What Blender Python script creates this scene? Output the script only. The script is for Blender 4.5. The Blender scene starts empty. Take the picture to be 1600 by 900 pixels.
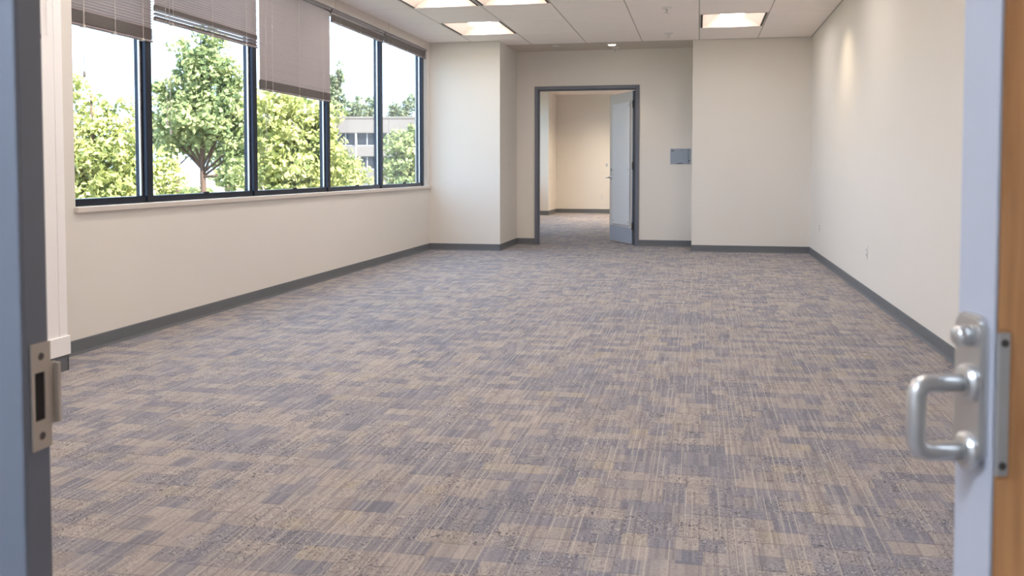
import bpy, bmesh, math, random
import numpy as np
from mathutils import Vector, Matrix

SC = bpy.context.scene
COL = SC.collection
PI = math.pi

# ------------------------------------------------------------------ camera
CAM_Z = 1.235
F_PX = 1412.85
cam_d = bpy.data.cameras.new('camera')
cam = bpy.data.objects.new('camera', cam_d)
COL.objects.link(cam)
cam_d.sensor_fit = 'HORIZONTAL'
cam_d.sensor_width = 36.0
cam_d.lens = 36.0 * F_PX / 1600.0
cam_d.shift_y = -125.4 / 1600.0
cam_d.clip_start = 0.05
cam_d.clip_end = 600.0
cam.location = (0, 0, CAM_Z)
cam.rotation_euler = (PI / 2 - 0.0422, 0, 0.2032)
cam_d.dof.use_dof = True
cam_d.dof.focus_distance = 5.5
cam_d.dof.aperture_fstop = 5.6
SC.camera = cam

# ------------------------------------------------------------------ sky, sun, exposure
SKY_STRENGTH = 4.6
world = bpy.data.worlds.new('sky')
SC.world = world
world.use_nodes = True
wn = world.node_tree.nodes
bg = wn['Background']
bg.inputs['Color'].default_value = (0.56, 0.75, 1.0, 1)
bg.inputs['Strength'].default_value = SKY_STRENGTH

sun_d = bpy.data.lights.new('sun', 'SUN')
sun_d.energy = 29.0
sun_d.angle = math.radians(0.6)
sun_d.color = (1.0, 0.95, 0.86)
sun = bpy.data.objects.new('sun', sun_d)
COL.objects.link(sun)
sun.rotation_euler = Vector((-0.62, 0.32, -0.72)).to_track_quat('-Z', 'Y').to_euler()
sun.location = (40, -20, 50)

vs = SC.view_settings
vs.view_transform = 'Standard'
vs.look = 'None'
vs.gamma = 1.0
vs.use_curve_mapping = False
vs.exposure = 0.0
SC.cycles.max_bounces = 10
SC.cycles.diffuse_bounces = 6
SC.cycles.glossy_bounces = 4
SC.cycles.transparent_max_bounces = 16
SC.cycles.sample_clamp_indirect = 8.0

LAMP_WARM = (1.0, 0.93, 0.87)
TROFFER_POWER = 16.6

# ------------------------------------------------------------------ helpers
def srgb(r, g, b):
    def c(v):
        v /= 255.0
        return v / 12.92 if v <= 0.04045 else ((v + 0.055) / 1.055) ** 2.4
    return (c(r), c(g), c(b), 1.0)

def mat(name, col, rough=0.6, metal=0.0, var=0.06, scale=8.0, bump=0.0, bscale=200.0, spec=0.5, stretch=None):
    m = bpy.data.materials.new(name)
    m.use_nodes = True
    nt = m.node_tree
    b = nt.nodes['Principled BSDF']
    b.inputs['Roughness'].default_value = rough
    b.inputs['Metallic'].default_value = metal
    b.inputs['Specular IOR Level'].default_value = spec
    tc = nt.nodes.new('ShaderNodeTexCoord')
    mp = nt.nodes.new('ShaderNodeMapping')
    if stretch:
        mp.inputs['Scale'].default_value = stretch
    nt.links.new(tc.outputs['Object'], mp.inputs['Vector'])
    nz = nt.nodes.new('ShaderNodeTexNoise')
    nz.inputs['Scale'].default_value = scale
    nz.inputs['Detail'].default_value = 4
    nt.links.new(mp.outputs['Vector'], nz.inputs['Vector'])
    mx = nt.nodes.new('ShaderNodeMix')
    mx.data_type = 'RGBA'
    c = col
    mx.inputs[6].default_value = (c[0] * (1 - var), c[1] * (1 - var), c[2] * (1 - var), 1)
    mx.inputs[7].default_value = (min(1, c[0] * (1 + var)), min(1, c[1] * (1 + var)), min(1, c[2] * (1 + var)), 1)
    nt.links.new(nz.outputs['Fac'], mx.inputs[0])
    nt.links.new(mx.outputs[2], b.inputs['Base Color'])
    if bump > 0:
        n2 = nt.nodes.new('ShaderNodeTexNoise')
        n2.inputs['Scale'].default_value = bscale
        n2.inputs['Detail'].default_value = 3
        nt.links.new(mp.outputs['Vector'], n2.inputs['Vector'])
        bp = nt.nodes.new('ShaderNodeBump')
        bp.inputs['Strength'].default_value = bump
        bp.inputs['Distance'].default_value = 0.004
        nt.links.new(n2.outputs['Fac'], bp.inputs['Height'])
        nt.links.new(bp.outputs['Normal'], b.inputs['Normal'])
    return m

def emat(name, col, strength):
    m = bpy.data.materials.new(name)
    m.use_nodes = True
    nt = m.node_tree
    b = nt.nodes['Principled BSDF']
    b.inputs['Base Color'].default_value = (0.9, 0.88, 0.85, 1)
    b.inputs['Emission Color'].default_value = (*col[:3], 1)
    b.inputs['Emission Strength'].default_value = strength
    return m

def obj(name, bm, m, parent=None, smooth=False):
    me = bpy.data.meshes.new(name)
    bm.normal_update()
    bm.to_mesh(me)
    bm.free()
    if m is not None:
        me.materials.append(m)
    if smooth:
        for p in me.polygons:
            p.use_smooth = True
    o = bpy.data.objects.new(name, me)
    COL.objects.link(o)
    if parent is not None:
        o.parent = parent
    return o

def inst(name, src, parent, loc=(0, 0, 0), rot=(0, 0, 0)):
    o = bpy.data.objects.new(name, src.data)
    COL.objects.link(o)
    o.parent = parent
    o.location = loc
    o.rotation_euler = rot
    return o

def empty(name, loc=(0, 0, 0), rotz=0.0):
    o = bpy.data.objects.new(name, None)
    o.empty_display_size = 0.1
    COL.objects.link(o)
    o.location = loc
    o.rotation_euler = (0, 0, rotz)
    return o

def tag(o, label=None, cat=None, group=None, kind=None):
    if label: o['label'] = label
    if cat: o['category'] = cat
    if group: o['group'] = group
    if kind: o['kind'] = kind
    return o

def copy_tree(o, parent=None):
    c = o.copy()
    COL.objects.link(c)
    c.parent = parent
    for ch in list(o.children):
        copy_tree(ch, c)
    return c

def box(bm, x0, x1, y0, y1, z0, z1):
    v = [bm.verts.new(p) for p in ((x0, y0, z0), (x1, y0, z0), (x1, y1, z0), (x0, y1, z0),
                                   (x0, y0, z1), (x1, y0, z1), (x1, y1, z1), (x0, y1, z1))]
    for f in ((0, 3, 2, 1), (4, 5, 6, 7), (0, 1, 5, 4), (1, 2, 6, 5), (2, 3, 7, 6), (3, 0, 4, 7)):
        bm.faces.new([v[i] for i in f])
    return v

def bx(x0, x1, y0, y1, z0, z1, bev=0.0, seg=2):
    bm = bmesh.new()
    box(bm, x0, x1, y0, y1, z0, z1)
    if bev > 0:
        bmesh.ops.bevel(bm, geom=list(bm.edges), offset=bev, segments=seg, affect='EDGES', profile=0.5)
    return bm

def boxes(*bs):
    bm = bmesh.new()
    for b in bs:
        box(bm, *b)
    return bm

def tube(bm, pts, rad, n=10, cap=True):
    """a tube along a polyline; rad is a number or a list"""
    rings = []
    pts = [Vector(p) for p in pts]
    ref = None
    for i, p in enumerate(pts):
        if i == 0: d = pts[1] - p
        elif i == len(pts) - 1: d = p - pts[i - 1]
        else: d = (pts[i + 1] - p).normalized() + (p - pts[i - 1]).normalized()
        d.normalize()
        if ref is None:
            ref = Vector((0, 0, 1)) if abs(d.z) < 0.9 else Vector((1, 0, 0))
        a = ref - d * ref.dot(d)
        if a.length < 1e-5:
            a = Vector((0, 1, 0)) - d * d.y
        a.normalize()
        ref = a
        b = d.cross(a)
        r = rad[i] if isinstance(rad, (list, tuple)) else rad
        rings.append([bm.verts.new(p + (a * math.cos(2 * PI * k / n) + b * math.sin(2 * PI * k / n)) * r) for k in range(n)])
    for r0, r1 in zip(rings, rings[1:]):
        for k in range(n):
            bm.faces.new((r0[k], r0[(k + 1) % n], r1[(k + 1) % n], r1[k]))
    if cap:
        bm.faces.new(rings[0][::-1])
        bm.faces.new(rings[-1])
    return bm

def lathe(bm, prof, n=20, origin=(0, 0, 0), axis='Z'):
    """prof: list of (r, h)"""
    rings = []
    ox, oy, oz = origin
    for r, h in prof:
        ring = []
        for k in range(n):
            a = 2 * PI * k / n
            c, s = r * math.cos(a), r * math.sin(a)
            if axis == 'Z': p = (ox + c, oy + s, oz + h)
            elif axis == 'Y': p = (ox + s, oy + h, oz + c)
            else: p = (ox + h, oy + c, oz + s)
            ring.append(bm.verts.new(p))
        rings.append(ring)
    for r0, r1 in zip(rings, rings[1:]):
        for k in range(n):
            bm.faces.new((r0[k], r0[(k + 1) % n], r1[(k + 1) % n], r1[k]))
    bm.faces.new(rings[0][::-1])
    bm.faces.new(rings[-1])
    return bm

def struct(name, bm, m, parent=None, label=None):
    o = obj(name, bm, m, parent)
    if parent is None:
        o['kind'] = 'structure'
    if label:
        o['label'] = label
    return o

# ------------------------------------------------------------------ materials
M = {}
M['wall'] = mat('wall_paint', srgb(227, 222, 215), 0.75, var=0.012, scale=2.0, bump=0.10, bscale=260)
M['wall_white'] = mat('white_paint', srgb(246, 244, 243), 0.55, var=0.015, scale=4.0)
M['trim_white'] = mat('sill_paint', srgb(214, 205, 196), 0.45, var=0.02, scale=5.0)
M['base'] = mat('vinyl_base', srgb(104, 107, 112), 0.5, var=0.05, scale=6.0)
M['frame'] = mat('grey_frame_paint', srgb(106, 111, 123), 0.38, var=0.03, scale=5.0)
M['leaf_door'] = mat('grey_door_paint', srgb(228, 225, 224), 0.6, var=0.02, scale=3.0)
M['kick'] = mat('kick_plate', srgb(174, 181, 198), 0.6, 0.0, var=0.03)
M['acrylic'] = mat('door_panel', srgb(240, 242, 248), 0.55, var=0.01)
M['edge_door'] = mat('pale_grey_laminate', srgb(180, 182, 193), 0.4, var=0.03, scale=6.0)
M['tile'] = mat('mineral_fibre_tile', srgb(250, 240, 234), 0.85, var=0.035, scale=2.2, bump=0.35, bscale=90, stretch=(1, 5, 1))
M['tee'] = mat('ceiling_grid_metal', srgb(182, 173, 164), 0.5, var=0.03)
M['soffit'] = mat('soffit_paint', srgb(205, 194, 182), 0.8, var=0.02)
M['dark_al'] = mat('dark_anodised_aluminium', srgb(38, 44, 58), 0.28, 0.55, var=0.08)
M['blind'] = mat('taupe_blind_slat', srgb(192, 183, 182), 0.45, 0.0, var=0.03, scale=4.0)
M['blind_rail'] = mat('blind_rail_metal', srgb(146, 138, 139), 0.45, 0.0, var=0.04)
M['cord'] = mat('blind_cord', srgb(206, 198, 192), 0.7, var=0.03)
M['black'] = mat('black_slot', srgb(26, 23, 22), 0.6)
M['steel'] = mat('satin_steel', srgb(206, 206, 206), 0.33, 0.9, var=0.05, scale=20)
M['steel_dark'] = mat('dark_steel', srgb(96, 92, 90), 0.35, 0.8, var=0.05)
M['brass'] = mat('satin_brass_nickel', srgb(188, 177, 164), 0.5, 0.35, var=0.05, scale=14)
M['plastic'] = mat('white_plastic', srgb(222, 220, 216), 0.4, var=0.01)
M['hole'] = mat('dark_recess', srgb(30, 24, 22), 0.8)
M['plate_blue'] = mat('blue_grey_metal_plate', srgb(152, 163, 178), 0.5, 0.0, var=0.03)
M['reflector'] = mat('lamp_reflector', srgb(218, 203, 192), 0.5, var=0.005)
M['concrete'] = mat('facade_concrete', srgb(104, 99, 97), 0.85, var=0.06, scale=0.6)
M['far_frame'] = mat('facade_window_frame', srgb(150, 151, 153), 0.5)
M['lamp'] = emat('troffer_lens', LAMP_WARM, TROFFER_POWER)
M['added_lamp_cool'] = emat('added_corridor_lens', (0.70, 0.83, 1.0), 45.0)
M['spot'] = emat('downlight_lens', (1.0, 0.82, 0.6), 14.0)
M['bark'] = mat('tree_bark', srgb(84, 64, 56), 0.9, var=0.3, scale=6, bump=0.5, bscale=20)
M['lawn'] = mat('lawn', srgb(104, 104, 84), 0.95, var=0.3, scale=0.6)
M['pave'] = mat('pale_paving', srgb(150, 140, 134), 0.9, var=0.06, scale=1.0)

def wood_mat():
    m = bpy.data.materials.new('door_wood')
    m.use_nodes = True
    nt = m.node_tree
    b = nt.nodes['Principled BSDF']
    b.inputs['Roughness'].default_value = 0.42
    tc = nt.nodes.new('ShaderNodeTexCoord')
    mp = nt.nodes.new('ShaderNodeMapping')
    mp.inputs['Scale'].default_value = (22, 22, 1.6)
    nt.links.new(tc.outputs['Object'], mp.inputs['Vector'])
    nz = nt.nodes.new('ShaderNodeTexNoise')
    nz.inputs['Scale'].default_value = 2.2
    nz.inputs['Detail'].default_value = 6
    nz.inputs['Distortion'].default_value = 0.6
    nt.links.new(mp.outputs['Vector'], nz.inputs['Vector'])
    cr = nt.nodes.new('ShaderNodeValToRGB')
    cr.color_ramp.elements[0].position = 0.3
    cr.color_ramp.elements[0].color = srgb(184, 128, 78)
    cr.color_ramp.elements[1].position = 0.72
    cr.color_ramp.elements[1].color = srgb(220, 164, 110)
    nt.links.new(nz.outputs['Fac'], cr.inputs['Fac'])
    nt.links.new(cr.outputs['Color'], b.inputs['Base Color'])
    return m
M['wood'] = wood_mat()

def glass_mat(name, tint, refl=1.0):
    m = bpy.data.materials.new(name)
    m.use_nodes = True
    nt = m.node_tree
    nt.nodes.remove(nt.nodes['Principled BSDF'])
    out = nt.nodes['Material Output']
    tr = nt.nodes.new('ShaderNodeBsdfTransparent')
    tr.inputs['Color'].default_value = (*tint, 1)
    gl = nt.nodes.new('ShaderNodeBsdfGlossy')
    gl.inputs['Roughness'].default_value = 0.02
    gl.inputs['Color'].default_value = (refl, refl, refl, 1)
    lw = nt.nodes.new('ShaderNodeLayerWeight')
    lw.inputs['Blend'].default_value = 0.5
    pw = nt.nodes.new('ShaderNodeMath'); pw.operation = 'POWER'
    nt.links.new(lw.outputs['Facing'], pw.inputs[0]); pw.inputs[1].default_value = 5.0
    fr = nt.nodes.new('ShaderNodeMath'); fr.operation = 'MULTIPLY_ADD'
    nt.links.new(pw.outputs[0], fr.inputs[0]); fr.inputs[1].default_value = 0.5; fr.inputs[2].default_value = 0.02
    mx = nt.nodes.new('ShaderNodeMixShader')
    nt.links.new(fr.outputs[0], mx.inputs['Fac'])
    nt.links.new(tr.outputs['BSDF'], mx.inputs[1])
    nt.links.new(gl.outputs['BSDF'], mx.inputs[2])
    nt.links.new(mx.outputs['Shader'], out.inputs['Surface'])
    return m
M['glass'] = glass_mat('window_glass', (0.93, 0.95, 0.95))
M['far_glass'] = mat('facade_glass', srgb(34, 37, 46), 0.25, var=0.25, scale=0.4)

def carpet_mat():
    m = bpy.data.materials.new('carpet')
    m.use_nodes = True
    nt = m.node_tree
    L = nt.links.new
    b = nt.nodes['Principled BSDF']
    b.inputs['Roughness'].default_value = 0.85
    b.inputs['Specular IOR Level'].default_value = 0.10
    tc = nt.nodes.new('ShaderNodeTexCoord')
    sp = nt.nodes.new('ShaderNodeSeparateXYZ')
    L(tc.outputs['Object'], sp.inputs[0])
    X, Y = sp.outputs[0], sp.outputs[1]
    def mth(op, a, c=None, d=None):
        n = nt.nodes.new('ShaderNodeMath')
        n.operation = op
        for i, v in enumerate((a, c, d)):
            if v is None: continue
            if isinstance(v, (int, float)): n.inputs[i].default_value = v
            else: L(v, n.inputs[i])
        return n.outputs[0]
    def comb(x, y, z=0.0):
        n = nt.nodes.new('ShaderNodeCombineXYZ')
        for i, v in enumerate((x, y, z)):
            if isinstance(v, (int, float)): n.inputs[i].default_value = v
            else: L(v, n.inputs[i])
        return n.outputs[0]
    def white(vec):
        n = nt.nodes.new('ShaderNodeTexWhiteNoise')
        n.noise_dimensions = '3D'
        L(vec, n.inputs['Vector'])
        return n.outputs['Value']
    def noise(vec, scale, detail=2.0, dist=0.0):
        n = nt.nodes.new('ShaderNodeTexNoise')
        n.inputs['Scale'].default_value = scale
        n.inputs['Detail'].default_value = detail
        n.inputs['Distortion'].default_value = dist
        L(vec, n.inputs['Vector'])
        return n.outputs['Fac']
    def mixc(fac, a, c):
        n = nt.nodes.new('ShaderNodeMix')
        n.data_type = 'RGBA'
        L(fac, n.inputs[0])
        for i, v in ((6, a), (7, c)):
            if isinstance(v, tuple): n.inputs[i].default_value = v
            else: L(v, n.inputs[i])
        return n.outputs[2]
    def step(v, lo, hi):
        n = nt.nodes.new('ShaderNodeMapRange')
        n.interpolation_type = 'SMOOTHSTEP'
        n.inputs['From Min'].default_value = lo
        n.inputs['From Max'].default_value = hi
        L(v, n.inputs['Value'])
        return n.outputs['Result']
    # blocks in rows across the room
    rowf = mth('MULTIPLY', Y, 1 / 0.105)
    row = mth('FLOOR', rowf)
    rw = white(comb(row, 3.1, 7.7))
    u = mth('FLOOR', mth('ADD', mth('MULTIPLY', X, 1 / 0.085), mth('MULTIPLY', rw, 9.0)))
    wcell = white(comb(u, row, 1.5))
    ublock = mth('FLOOR', mth('MULTIPLY', u, 0.34))
    wblock = white(comb(ublock, row, 5.2))
    low = noise(comb(mth('MULTIPLY', X, 0.7), Y), 1.1, 2.0)
    v = mth('ADD', mth('ADD', mth('MULTIPLY', wcell, 0.5), mth('MULTIPLY', wblock, 0.5)), mth('MULTIPLY', mth('SUBTRACT', low, 0.5), 0.6))
    dark = step(v, 0.30, 0.66)
    tone = white(comb(u, row, 9.9))
    taupe = mixc(tone, srgb(163, 155, 153), srgb(174, 166, 163))
    tan = mixc(step(tone, 0.86, 0.95), taupe, srgb(170, 161, 151))
    slate = mixc(tone, srgb(129, 131, 143), srgb(144, 143, 153))
    base = mixc(dark, slate, tan)
    # narrow lengthwise ribs, each a little lighter or darker
    rib = white(comb(mth('FLOOR', mth('MULTIPLY', X, 95.0)), mth('FLOOR', mth('MULTIPLY', Y, 6.3)), 6.6))
    base = mixc(mth('MULTIPLY', step(rib, 0.62, 0.9), 0.26), base, srgb(188, 181, 177))
    base = mixc(mth('MULTIPLY', mth('SUBTRACT', 1.0, step(rib, 0.1, 0.38)), 0.30), base, srgb(104, 103, 111))
    # yarn mottling
    yarn = noise(tc.outputs['Object'], 95.0, 3.0, 0.4)
    base2 = nt.nodes.new('ShaderNodeMix')
    base2.data_type = 'RGBA'
    base2.blend_type = 'OVERLAY'
    base2.inputs[0].default_value = 0.3
    L(base, base2.inputs[6])
    cb = nt.nodes.new('ShaderNodeCombineColor')
    for i in range(3): L(yarn, cb.inputs[i])
    L(cb.outputs[0], base2.inputs[7])
    col = base2.outputs[2]
    # squiggles: contour lines of a noise
    sq = noise(tc.outputs['Object'], 30.0, 0.0, 0.8)
    fr = mth('ABSOLUTE', mth('SUBTRACT', mth('FRACT', mth('MULTIPLY', sq, 7.0)), 0.5))
    sl = mth('SUBTRACT', 1.0, step(fr, 0.04, 0.13))
    pick = step(noise(tc.outputs['Object'], 3.0, 1.0), 0.30, 0.60)
    col = mixc(mth('MULTIPLY', mth('MULTIPLY', sl, pick), 0.85), col, srgb(92, 90, 97))
    dk = step(fr, 0.40, 0.47)
    col = mixc(mth('MULTIPLY', mth('MULTIPLY', dk, pick), 0.75), col, srgb(198, 191, 188))
    # long light and dark threads running down the room
    gx = mth('MULTIPLY', X, 42.0)
    gi = mth('FLOOR', gx)
    gf = mth('FRACT', gx)
    seg = mth('FLOOR', mth('ADD', mth('MULTIPLY', Y, 2.1), mth('MULTIPLY', white(comb(gi, 2.0, 0.3)), 17.0)))
    wl = white(comb(gi, seg, 4.4))
    thin = mth('SUBTRACT', 1.0, step(mth('ABSOLUTE', mth('SUBTRACT', gf, 0.5)), 0.05, 0.10))
    light = mth('MULTIPLY', thin, step(wl, 0.66, 0.68))
    drk = mth('MULTIPLY', thin, mth('SUBTRACT', 1.0, step(wl, 0.20, 0.22)))
    col = mixc(mth('MULTIPLY', light, 0.5), col, srgb(206, 198, 188))
    col = mixc(mth('MULTIPLY', drk, 0.5), col, srgb(120, 114, 117))
    # short dark cross stitches between the rows
    rf = mth('FRACT', rowf)
    cross = mth('MULTIPLY', mth('SUBTRACT', 1.0, step(rf, 0.05, 0.10)), step(white(comb(u, row, 8.3)), 0.55, 0.57))
    col = mixc(mth('MULTIPLY', cross, 0.45), col, srgb(116, 111, 114))
    L(col, b.inputs['Base Color'])
    bp = nt.nodes.new('ShaderNodeBump')
    bp.inputs['Strength'].default_value = 0.5
    bp.inputs['Distance'].default_value = 0.004
    L(mth('SUBTRACT', yarn, mth('MULTIPLY', sl, 0.3)), bp.inputs['Height'])
    L(bp.outputs['Normal'], b.inputs['Normal'])
    return m
M['carpet'] = carpet_mat()

def leaf_mat(name, c0, c1, c2):
    m = bpy.data.materials.new(name)
    m.use_nodes = True
    nt = m.node_tree
    L = nt.links.new
    nt.nodes.remove(nt.nodes['Principled BSDF'])
    out = nt.nodes['Material Output']
    tc = nt.nodes.new('ShaderNodeTexCoord')
    nz = nt.nodes.new('ShaderNodeTexNoise')
    nz.inputs['Scale'].default_value = 1.6
    nz.inputs['Detail'].default_value = 5
    L(tc.outputs['Object'], nz.inputs['Vector'])
    cr = nt.nodes.new('ShaderNodeValToRGB')
    e = cr.color_ramp.elements
    e[0].position = 0.32; e[0].color = c0
    e[1].position = 0.68; e[1].color = c2
    k = e.new(0.5); k.color = c1
    L(nz.outputs['Fac'], cr.inputs['Fac'])
    d = nt.nodes.new('ShaderNodeBsdfDiffuse')
    t = nt.nodes.new('ShaderNodeBsdfTranslucent')
    L(cr.outputs['Color'], d.inputs['Color'])
    L(cr.outputs['Color'], t.inputs['Color'])
    mx = nt.nodes.new('ShaderNodeMixShader')
    mx.inputs['Fac'].default_value = 0.35
    L(d.outputs['BSDF'], mx.inputs[1])
    L(t.outputs['BSDF'], mx.inputs[2])
    L(mx.outputs['Shader'], out.inputs['Surface'])
    return m
M['leaf_lime'] = leaf_mat('lime_leaves', srgb(122, 134, 88), srgb(168, 172, 106), srgb(206, 202, 146))
M['leaf_green'] = leaf_mat('green_leaves', srgb(100, 118, 88), srgb(142, 154, 106), srgb(188, 190, 140))
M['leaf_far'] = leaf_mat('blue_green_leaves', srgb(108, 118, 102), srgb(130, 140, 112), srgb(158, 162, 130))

# ------------------------------------------------------------------ room dimensions
XL, XR = -4.057, 1.608          # window wall, blank wall
YF = 1.31                       # room side of the entrance wall
YPL, YB, YPR = 13.40, 14.70, 13.87
XE, XQ = -2.948, -0.095         # corners of the two back piers
ZC = 3.171
ZH = 3.06                       # window head
ZS = 0.985                      # sill top
WY0, WY1 = 5.30, 13.30          # window opening
DJL, DJR, DH = -2.6455, -0.938, 2.594   # outer edges of the far door frame
YFAR = 25.5
T = 0.2

# floor
struct('floor', boxes((XL - T, XR + T, -2.2, YFAR + T, -0.12, 0.0)), M['carpet'], label='patterned taupe and slate carpet')

# window wall
struct('wall_left', boxes(
    (XL - T, XL, YF, WY0, 0, ZC + 0.1),
    (XL - T, XL, WY1, YPL + 0.02, 0, ZC + 0.1),
    (XL - T, XL, WY0, WY1, 0, ZS - 0.04),
    (XL - T, XL - 0.03, WY0, WY1, ZH, ZC + 0.1)), M['wall'])
struct('wall_right', boxes((XR, XR + T, 1.1, YB + 0.15, 0, ZC + 0.1)), M['wall'])
struct('wall_back', boxes(
    (XE - 0.02, DJL + 0.03, YB, YB + 0.15, 0, ZC + 0.1),
    (DJR - 0.03, XR, YB, YB + 0.15, 0, ZC + 0.1),
    (DJL + 0.03, DJR - 0.03, YB, YB + 0.15, DH - 0.03, ZC + 0.1)), M['wall'])
struct('wall_back_left', boxes((XL - T, XE, YPL, YB + 0.15, 0, ZC + 0.1)), M['wall'], label='wide pier beside the window wall')
struct('wall_back_right', boxes((XQ, XR, YPR, YB, 0, ZC + 0.1)), M['wall'], label='blank pier beside the right wall')
struct('wall_front', boxes(
    (XL - T, -1.07, 1.264, YF, 0, ZC + 0.1),
    (1.26, XR, 1.264, YF, 0, ZC + 0.1),
    (-1.07, 1.26, 1.264, YF, 2.5, ZC + 0.1)), M['wall'])

# white boxed-in column at the start of the windows
colm = struct('wall_column', boxes((XL, -3.804, 4.25, 4.864, 0, ZC)), M['wall_white'], label='white boxed column at the start of the windows')
obj('corner_guard', boxes((-3.806, -3.799, 4.80, 4.868, 0.12, ZC - 0.01), (-3.86, -3.804, 4.862, 4.868, 0.12, ZC - 0.01)), M['wall_white'], colm)
obj('plinth', bx(-3.83, -3.785, 4.30, 4.878, 0.10, 0.215, 0.003), M['wall_white'], colm)
obj('access_panel', bx(-3.806, -3.795, 4.30, 4.70, 1.95, 2.9, 0.003), M['wall_white'], colm)
obj('panel_rod', tube(bmesh.new(), [(-3.79, 4.735, 2.03), (-3.79, 4.735, 2.9)], 0.006, 8), M['wall_white'], colm)
obj('panel_catch', bx(-3.80, -3.782, 4.655, 4.675, 2.0, 2.03, 0.003), M['steel_dark'], colm)
obj('base_strip', boxes((-3.806, -3.797, 4.25, 4.87, 0, 0.10), (XL, -3.797, 4.864, 4.872, 0, 0.10)), M['base'], colm)

# corridor the camera stands in
struct('wall_corridor_back', boxes((-2.7, 2.7, -2.2, -2.0, 0, 2.8)), M['wall'])
struct('wall_corridor_left', boxes((-2.7, -2.5, -2.0, 1.25, 0, 2.8)), M['wall'])
struct('wall_corridor_right', boxes((2.5, 2.7, -2.0, 1.25, 0, 2.8)), M['wall'])
struct('floor_corridor', boxes((XR + T, 2.7, -2.2, 1.25, -0.12, -0.0)), M['carpet'])
struct('ceiling_corridor', boxes((-2.7, 2.7, -2.2, 1.25, 2.75, 2.9)), M['tile'])
struct('wall_corridor_end', boxes((XR, 2.7, 1.25, 1.45, 0, 2.8)), M['wall'])

# room beyond the far door
FXL = -4.55
FZ = 3.34
struct('wall_far_left', boxes(
    (FXL - T, FXL, YB + 0.15, 17.0, 0, FZ + 0.1),
    (FXL - T, FXL, 17.0, 23.9, 0, 0.98),
    (FXL - T, FXL, 17.0, 23.9, 3.15, FZ + 0.1),
    (FXL - T, FXL, 23.9, YFAR + T, 0, FZ + 0.1)), M['wall'])
struct('wall_far_pier', boxes((FXL, -3.97, 24.15, YFAR, 0, FZ)), M['wall'])
struct('wall_far_back', boxes((FXL - T, 2.2, YFAR, YFAR + T, 0, FZ + 0.1)), M['wall'])
struct('wall_far_right', boxes((2.0, 2.2, YB + 0.15, YFAR, 0, FZ + 0.1)), M['wall'])
struct('floor_far', boxes((XR + T, 2.2, YB, YFAR + T, -0.12, 0.0), (FXL - T, XL - T, YB, YFAR + T, -0.12, 0.0)), M['carpet'])
struct('ceiling_far', boxes((FXL - T, 2.2, YB + 0.15, YFAR + T, FZ, FZ + 0.15)), M['tile'])
struct('trim_far_sill', bx(FXL - 0.1, FXL + 0.05, 16.98, 23.92, 0.96, 1.0, 0.004), M['trim_white'])

# ------------------------------------------------------------------ baseboards
def base_run(name, x0, y0, x1, y1, nx, ny, h=0.10, t=0.008, mitre=0.0):
    """rubber base with a small cove toe along a wall; (nx, ny) points into the room"""
    prof = [(0, 0), (0.014, 0), (0.011, 0.010), (t, 0.02), (t, h - 0.004), (t - 0.003, h), (0, h)]
    bm = bmesh.new()
    rings = []
    for (x, y) in ((x0, y0), (x1, y1)):
        rings.append([bm.verts.new((x + nx * d, y + ny * d, z)) for d, z in prof])
    n = len(prof)
    for k in range(n):
        bm.faces.new((rings[0][k], rings[0][(k + 1) % n], rings[1][(k + 1) % n], rings[1][k]))
    bm.faces.new(rings[0][::-1]); bm.faces.new(rings[1])
    bmesh.ops.recalc_face_normals(bm, faces=list(bm.faces))
    return struct(name, bm, M['base'])
base_run('baseboard_left', XL, 4.87, XL, YPL, 1, 0)
base_run('baseboard_back_left', XL, YPL, XE + 0.008, YPL, 0, -1)
base_run('baseboard_pier_left', XE, YPL - 0.008, XE, YB, 1, 0)
base_run('baseboard_back', XE, YB, DJL - 0.001, YB, 0, -1)
base_run('baseboard_back_center', DJR + 0.001, YB, XQ, YB, 0, -1)
base_run('baseboard_back_right', XQ - 0.008, YPR, XR, YPR, 0, -1)
base_run('baseboard_pier_right', XQ, YPR, XQ, YB, -1, 0)
base_run('baseboard_right', XR, YF, XR, YPR, -1, 0)
base_run('baseboard_far_back', -3.97, YFAR, 2.0, YFAR, 0, -1, 0.12)
base_run('baseboard_far_pier', -3.97, 24.15, -3.97, YFAR, 1, 0, 0.12)
base_run('baseboard_far_pier_front', FXL, 24.15, -3.962, 24.15, 0, -1, 0.12)
base_run('baseboard_far_left', FXL, YB + 0.15, FXL, 24.15, 1, 0, 0.12)

# ------------------------------------------------------------------ ceiling: grid and tiles
SX0, PX = -0.006, 0.846
SY0, PY = 11.63, 1.12
xs = [XL] + [SX0 + PX * k for k in range(-4, 2)] + [XR]
ys = [SY0 + PY * k for k in range(-9, 3)]
ys = [YF] + [y for y in ys if y > YF + 0.2]
ys[-1] = YPR
ceil = struct('ceiling', boxes((XL - T, XR + T, 1.25, YB + 0.15, ZC + 0.10, ZC + 0.25)), M['tile'], label='suspended ceiling of pale rectangular tiles')
def row_of(y):
    return min(range(len(ys) - 1), key=lambda j: abs((ys[j] + ys[j + 1]) / 2 - y))
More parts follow.
